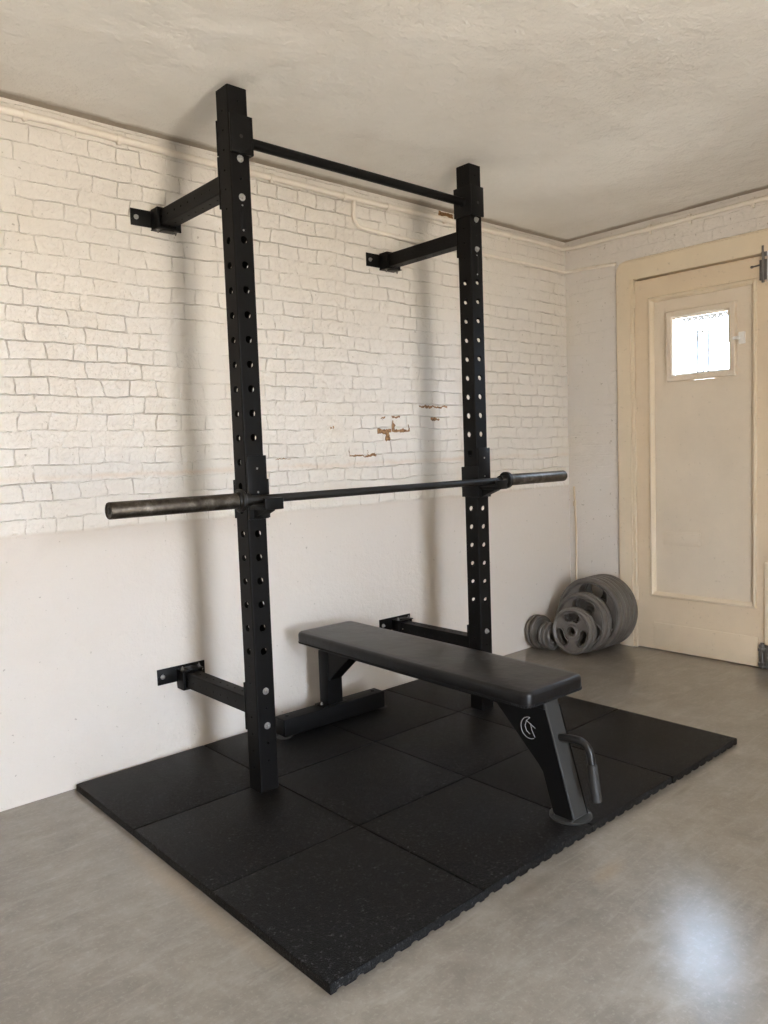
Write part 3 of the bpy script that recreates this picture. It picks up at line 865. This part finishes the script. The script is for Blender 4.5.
for (ax, ay), (bx_, by_) in zip(pl[:-1], pl[1:]):
    Ls = math.hypot(bx_-ax, by_-ay); 
    if Ls < 1e-5: continue
    d = Vector((bx_-ax, by_-ay, 0))/Ls
    q = -acc % .009
    while q < Ls:
        p = Vector((ax, ay, PB+.006))+d*q
        add_box(bm, -.0032, .0032, -.0022, .0022, -.0035, .0035, M=axis_M(p, (0, 0, 1)) @ Matrix.Rotation(math.atan2(d.y, d.x), 4, 'Z'))
        q += .009
    acc += Ls
obj('stitched_edge', bm, M['stitch'], pad, smooth=False)
bm = bmesh.new()   # faint print near the front of the pad
def world_to_bench(x, y): 
    c_, s_ = math.cos(-BYAW), math.sin(-BYAW); dx, dy = x-1.995, y-1.400
    return (c_*dx-s_*dy, s_*dx+c_*dy)
ez = PT+.0030
ex, ey = world_to_bench(2.018, 1.84)
add_lathe(bm, [(.017, 0), (.020, 0), (.020, .0005), (.017, .0005)], 24, Matrix.Translation((ex, ey, ez)), closed=True)
for (a, b) in (((2.045, 1.80), (2.065, 1.825)), ((2.055, 1.795), (2.085, 1.80)), ((2.065, 1.78), (2.075, 1.81)), ((2.075, 1.765), (2.10, 1.785)), ((2.085, 1.752), (2.098, 1.775)), ((2.06, 1.745), (2.08, 1.760))):
    p, q = Vector((*world_to_bench(*a), ez)), Vector((*world_to_bench(*b), ez))
    d = (q-p); add_box(bm, 0, d.length, -.0016, .0016, 0, .0005, M=Matrix.Translation(p) @ Matrix.Rotation(math.atan2(d.y, d.x), 4, 'Z'))
obj('pad_print', bm, M['dull_print'], pad, smooth=False)
# frame rail
bm = bmesh.new(); add_box(bm, -.038, .038, .075, 1.275, PB-.052, PB-.0005, .004); add_box(bm, -.11, .11, .16, .22, PB-.008, PB-.0004, .002); add_box(bm, -.11, .11, 1.05, 1.11, PB-.008, PB-.0004, .002)
obj('rail', bm, M['gusset'], bench)
# front leg: raked box section with flared side plates
ylow, yhigh, ztop = -.035, .075, PB-.004
dep = .080
def slantpts(f):   # f: y offset of front edge at floor
    return [(ylow+f, .008), (ylow+f+dep, .008), (yhigh+f+dep, ztop), (yhigh+f, ztop)]
bm = bmesh.new()
Mg = lambda x: Matrix(((0, 0, 1, x), (1, 0, 0, 0), (0, 1, 0, 0), (0, 0, 0, 1)))
add_prism(bm, slantpts(0), .070, Mg(-.035), .004)
fl = obj('front_leg', bm, M['leg_steel'], bench)
k = (yhigh-ylow)/(ztop-.008)
side = [(ylow+.001, .008), (ylow+dep-.004, .008), (ylow+dep-.006+k*.13, .135), (ylow+dep+k*.13+.012, .155), (.268, .316), (.300, PB-.050), (.300, PB-.030), (yhigh-.002, PB-.030), (yhigh+.001-k*.024, PB-.030)]
side[-2] = (yhigh-.008+.0, PB-.030)
side = side[:-1]
for nm, xx in (('side_plate', -.0395), ('side_plate', .0355)):
    bm = bmesh.new(); add_prism(bm, side, .004, Mg(xx), .0008); obj(nm, bm, M['gusset'], fl)
bm = bmesh.new()
add_lathe(bm, [(0, .0003), (.064, .0003), (.0665, .002), (.0665, .0065), (.064, .0085), (0, .0085)], 40, Matrix.Translation((0, .005, 0)))
for a in (40, 140, 220, 320): add_lathe(bm, [(0, .0085), (.006, .0085), (.005, .0115), (0, .012)], 10, Matrix.Translation((.056*math.cos(R(a)), .005+.056*math.sin(R(a)), 0)))
obj('foot_plate', bm, M['leg_steel'], bench)
# round emblem on the left plate
bm = bmesh.new()
lx = -.0397; lc = Vector((0, .131, .264))
def em(pts, r=.0010): add_tube(bm, [(lx, lc.y-a, lc.z+b) for a, b in pts], r, 6)
rr = .035
em([(rr*math.cos(R(a)), rr*math.sin(R(a))) for a in range(85, 312, 12)])
em([(-.012, .022), (-.018, .004), (-.012, -.012), (.002, -.020)])
em([(-.012, .022), (.024, .004)])
em([(.004, .016), (.010, -.006), (.022, -.026)])
em([(-.012, .022), (.002, .034)])
obj('emblem', bm, M['silver'], fl)
# handle
bm = bmesh.new()
hp = [(0, .040, .246), (0, .020, .2495), (0, -.010, .2530), (0, -.030, .2535)]
for i in range(1, 9):
    a = PI/2-(PI/2-.10)*i/8
    hp.append((0, -.030-.043*math.cos(a), .2105+.043*math.sin(a)))
hp += [(0, -.0765, .190), (0, -.083, .145), (0, -.092, .085)]
add_tube(bm, hp, .0125, 18)
hd = obj('handle', bm, M['tube'], bench)
bm = bmesh.new(); add_tube(bm, [(0, -.0762, .192), (0, -.0764, .1905), (0, -.0835, .142), (0, -.0925, .080), (0, -.0927, .0785)], [.0135, .0162, .0160, .0162, .014], 20)
obj('grip', bm, M['grip'], hd)
# rear post, gusset and foot bar
bm = bmesh.new(); add_box(bm, -.040, .040, 1.236, 1.300, .083, PB-.050, .005); rp = obj('rear_post', bm, M['gusset'], bench)
bm = bmesh.new(); add_prism(bm, [(1.237, .190), (1.237, PB-.051), (1.085, PB-.051)], .066, Mg(-.033), .001); obj('gusset', bm, M['gusset'], rp)
bm = bmesh.new(); add_box(bm, -.066, .066, 1.232, 1.304, .0787, .0832, .001); obj('mounting_plate', bm, M['steel_inner'], rp)
for dx in (-.053, .053):
    bm = bmesh.new(); bolt(bm, (dx, 1.268, .0832), (0, 0, 1), .007); obj('post_bolt', bm, M['iron'], rp)
bm = bmesh.new(); add_box(bm, -.272, .272, 1.228, 1.304, .0045, .0785, .005, 3); fb_ = obj('foot_bar', bm, M['gusset'], bench)
for sx in (-1, 1):
    bm = bmesh.new(); add_lathe(bm, [(0, .0002), (.030, .0002), (.032, .0015), (.031, .003), (.020, .0043), (0, .0043)], 28, Matrix.Translation((sx*.262, 1.250, 0)))
    obj('rubber_foot', bm, M['rubberfoot'], fb_)
    bm = bmesh.new(); add_box(bm, min(sx*.2722, sx*.2745), max(sx*.2722, sx*.2745), 1.236, 1.298, .011, .072, .001); obj('end_cap', bm, M['liner'], fb_)
    bm = bmesh.new(); add_lathe(bm, [(0, 0), (.009, 0), (.008, .005), (0, .006)], 12, Matrix.Translation((sx*.232, 1.268, .0786))); obj('bolt', bm, M['steel_inner'], fb_)

# ------------------------------------------------------------------ weight plates
def plate_mesh(Rr, th, openings=True):
    bm = bmesh.new()
    h = th/2; web = h*.42
    hub = max(.036, Rr*.20); rim = Rr-max(.018, Rr*.12)
    prof = [(.0255, -h), (hub-.004, -h), (hub, -h+.003), (hub+.004, -web)]
    prof += [(rim-.006, -web), (rim, -h*.80), (rim+.003, -h), (Rr-.009, -h), (Rr-.004, -h*.86), (Rr, -h*.40)]
    prof += [(Rr, h*.40), (Rr-.004, h*.86), (Rr-.009, h), (rim+.003, h), (rim, h*.80), (rim-.006, web)]
    prof += [(hub+.004, web), (hub, h-.003), (hub-.004, h), (.0255, h)]
    add_lathe(bm, prof, 72, closed=True)
    bmesh.ops.recalc_face_normals(bm, faces=bm.faces)
    if not openings: return bm
    # cut three curved grip openings
    me = bpy.data.meshes.new('pm'); bmesh.ops.remove_doubles(bm, verts=bm.verts, dist=1e-6); bm.to_mesh(me); bm.free()
    o = bpy.data.objects.new('pm', me); scene.collection.objects.link(o)
    ri, ro = hub+.012+(rim-hub)*.12, rim-.012
    rm, hw = (ri+ro)/2, (ro-ri)/2
    rm = (ri+ro)/2; span = R(25)
    def capsule(grow, n=10):
        pts = []; w = hw+grow
        for i in range(n+1):
            a = -span+2*span*i/n; pts.append(((rm+w)*math.cos(a), (rm+w)*math.sin(a)))
        for i in range(1, 8):
            t_ = PI*i/8; cx_, cy_ = rm*math.cos(span), rm*math.sin(span)
            dr = Vector((math.cos(span), math.sin(span))); dt = Vector((-math.sin(span), math.cos(span)))
            q = Vector((cx_, cy_))+dr*w*math.cos(t_)+dt*w*.75*math.sin(t_); pts.append((q.x, q.y))
        for i in range(n+1):
            a = span-2*span*i/n; pts.append(((rm-w)*math.cos(a), (rm-w)*math.sin(a)))
        for i in range(1, 8):
            t_ = PI*i/8; cx_, cy_ = rm*math.cos(-span), rm*math.sin(-span)
            dr = Vector((math.cos(-span), math.sin(-span))); dt = Vector((math.sin(-span)*1, -math.cos(-span)*1))
            q = Vector((cx_, cy_))-dr*w*math.cos(t_)+Vector((math.sin(-span), -math.cos(span)))*w*.75*math.sin(t_); pts.append((q.x, q.y))
        return pts
    cut = bmesh.new()
    for k in range(3):
        add_prism(cut, capsule(0), .2, Matrix.Rotation(PI/2+k*2*PI/3, 4, 'Z') @ Matrix.Translation((0, 0, -.1)))
    cm = bpy.data.meshes.new('cm'); cut.to_mesh(cm); cut.free()
    co_ = bpy.data.objects.new('cm', cm); scene.collection.objects.link(co_)
    md = o.modifiers.new('b', 'BOOLEAN'); md.operation = 'DIFFERENCE'; md.object = co_; md.solver = 'EXACT'
    dg = bpy.context.evaluated_depsgraph_get(); dg.update()
    ev = bpy.data.meshes.new_from_object(o.evaluated_get(dg))
    r_ = bmesh.new(); r_.from_mesh(ev)
    bpy.data.objects.remove(o); bpy.data.objects.remove(co_); bpy.data.meshes.remove(me); bpy.data.meshes.remove(cm); bpy.data.meshes.remove(ev)
    # raised lips round the openings on both faces
    for k in range(3):
        Rk = Matrix.Rotation(PI/2+k*2*PI/3, 4, 'Z')
        for zz in (-web, web):
            inn, out = capsule(0), capsule(.007)
            t_ = bmesh.new(); s_ = 1 if zz > 0 else -1
            zl = zz+s_*h*.35
            A = [t_.verts.new((x, y, zz-s_*.0015)) for x, y in inn]; B = [t_.verts.new((x, y, zl)) for x, y in inn]
            Cc = [t_.verts.new((x, y, zl)) for x, y in capsule(.004)]; D = [t_.verts.new((x, y, zz-s_*.0015)) for x, y in out]
            m = len(A)
            for P_, Q_ in ((A, B), (B, Cc), (Cc, D), (D, A)):
                for i in range(m): t_.faces.new((P_[i], P_[(i+1) % m], Q_[(i+1) % m], Q_[i]))
            merge(r_, t_, Rk)
    return r_
def mk_plate_mesh(name, *a):
    bm = plate_mesh(*a)
    me = bpy.data.meshes.new(name); bm.to_mesh(me); bm.free(); me.materials.append(M['castiron']); finish(me, True, 28); return me
pm = {'large': mk_plate_mesh('large_plate', .211, .037), 'medium': mk_plate_mesh('medium_plate', .172, .036), 'ten': mk_plate_mesh('small_grip_plate', .133, .032),
      'tiny': mk_plate_mesh('tiny_plate', .098, .026, False), 'tiniest': mk_plate_mesh('tiniest_plate', .079, .024, False)}
def put_plate(kind, c, n, roll, label, group):
    """c = centre; n = face normal towards the room"""
    o = bpy.data.objects.new('weight_plate', pm[kind]); C.objects.link(o)
    o.matrix_world = axis_M(c, n, roll)
    tag(o, label, 'weight plate', group)
def plate_set(kind, Rr, th, n, first, count, gap, az, lean, rolls, labels_, group):
    """discs standing on the floor, leaning back against what is behind them"""
    nx, ny = math.cos(az), math.sin(az)
    nrm = Vector((nx*math.cos(lean), ny*math.cos(lean), math.sin(lean)))
    for k in range(count):
        # lowest point of the disc touches the floor
        z = Rr*math.cos(lean)+th/2*math.sin(lean)
        c = Vector((first[0]-nx*k*gap/math.cos(lean), first[1]-ny*k*gap/math.cos(lean), z+.0005))
        c += Vector((0, 1, 0))*random.uniform(-.004, .004)
        put_plate(kind, c, nrm, rolls[k], labels_[k], group)
azL = R(180.5); lean = R(5)
plate_set('large', .211, .037, None, (3.850, 2.556), 5, .0392, azL, lean, [R(-12), R(-10), R(-14), R(-9), R(48)],
   ['largest grey weight plate at the front of the big stack, right behind the medium plates',
    'largest grey weight plate, second from the front of the big stack by the door frame',
    'largest grey weight plate, middle one of the five leaning by the door frame',
    'largest grey weight plate, second from the wall in the big stack',
    'rearmost largest grey weight plate, leaning against the end wall beside the door frame'], 'largest plates leaning on the end wall')
plate_set('medium', .172, .036, None, (3.771, 2.560), 2, .0368, azL, lean, [R(-10), R(-12)],
   ['medium grey grip plate directly behind the smaller pair, front one of two',
    'medium grey grip plate pressed against the foremost largest plate'], 'medium plates leaning on the largest plates')
plate_set('ten', .133, .032, None, (3.6995, 2.568), 2, .0328, azL, R(4.5), [R(2), R(4)],
   ['foremost grey plate of the stack, its hub hole and three grip openings fully in view',
    'grey plate hidden just behind the foremost three-grip plate, same size'], 'smaller grip plates at the front of the stack')
azS = R(-90-4)
plate_set('tiny', .098, .026, None, (3.694, 2.785), 2, .0275, azS, R(7), [0, 0],
   ['small round grey plate leaning behind the two smallest plates', 'small round grey plate touching the white wall, behind its twin'], 'small plates leaning on the brick wall')
plate_set('tiniest', .079, .024, None, (3.706, 2.726), 2, .0258, azS, R(7), [0, 0],
   ['smallest grey plate of all, front left, with its hub hole showing', 'second smallest-size grey plate, just behind the front one, by the left wall'], 'smallest plates in front of the small pair')

# ------------------------------------------------------------------ light
world = bpy.data.worlds.new('daylight'); scene.world = world; world.use_nodes = True
nt = world.node_tree; nt.nodes.clear()
wo = nt.nodes.new('ShaderNodeOutputWorld'); bg = nt.nodes.new('ShaderNodeBackground')
tc = nt.nodes.new('ShaderNodeTexCoord'); sx = nt.nodes.new('ShaderNodeSeparateXYZ'); rp_ = nt.nodes.new('ShaderNodeValToRGB')
nt.links.new(tc.outputs['Generated'], sx.inputs[0])
mp = nt.nodes.new('ShaderNodeMapRange'); nt.links.new(sx.outputs[2], mp.inputs[0])
mp.inputs[1].default_value = -1; mp.inputs[2].default_value = 1
nt.links.new(mp.outputs[0], rp_.inputs[0])
e = rp_.color_ramp.elements
e[0].position = .44; e[0].color = (.42, .40, .36, 1); e[1].position = .52; e[1].color = (.60, .77, 1.0, 1)
nt.links.new(rp_.outputs[0], bg.inputs[0]); bg.inputs[1].default_value = 50
nt.links.new(bg.outputs[0], wo.inputs[0])
def portal(y0_, y1_, z0_, z1_, x_):
    l = bpy.data.lights.new('portal', 'AREA'); l.shape = 'RECTANGLE'; l.size = abs(y1_-y0_); l.size_y = abs(z1_-z0_); l.cycles.is_portal = True
    o = bpy.data.objects.new('daylight_portal', l); C.objects.link(o)
    o.matrix_world = Matrix.Translation((x_, (y0_+y1_)/2, (z0_+z1_)/2)) @ Vector((1, 0, 0)).to_track_quat('Z', 'Y').to_matrix().to_4x4()
portal(WN0, WN1, WZ0, WZ1, WX+.20)
portal(1.80, 2.22, 1.50, 1.92, WX+.20)
# warm light from the next room through the tall opening
l = bpy.data.lights.new('next_room_light', 'AREA'); l.shape = 'RECTANGLE'; l.size = SX1-SX0; l.size_y = SZ1-SZ0; l.energy = 60; l.color = (1.0, .79, .58)
o = bpy.data.objects.new('next_room_light', l); C.objects.link(o)
o.matrix_world = Matrix.Translation(((SX0+SX1)/2, Y0-.05, (SZ0+SZ1)/2)) @ Matrix.Rotation(PI/2, 4, 'X')

# ------------------------------------------------------------------ camera
cd = bpy.data.cameras.new('camera'); cd.sensor_fit = 'HORIZONTAL'; cd.sensor_width = 36; cd.lens = 36*777.57/768
cd.clip_start = .02
cam = bpy.data.objects.new('camera', cd); C.objects.link(cam)
yaw, pitch, roll = .7274, -.0761, -.0354
F = Vector((math.sin(yaw)*math.cos(pitch), math.cos(yaw)*math.cos(pitch), math.sin(pitch)))
Rv = Vector((math.cos(yaw), -math.sin(yaw), 0)); U = Rv.cross(F)
R2 = Rv*math.cos(roll)+U*math.sin(roll); U2 = -Rv*math.sin(roll)+U*math.cos(roll)
mw = Matrix.Identity(4)
for i in range(3): mw[i][0] = R2[i]; mw[i][1] = U2[i]; mw[i][2] = -F[i]
mw.translation = Vector((0, 0, 1.19)); cam.matrix_world = mw
scene.camera = cam
vs = scene.view_settings; vs.view_transform = 'Standard'; vs.look = 'None'; vs.gamma = 1; vs.use_curve_mapping = False; vs.exposure = -.38
scene.cycles.max_bounces = 10; scene.cycles.diffuse_bounces = 6
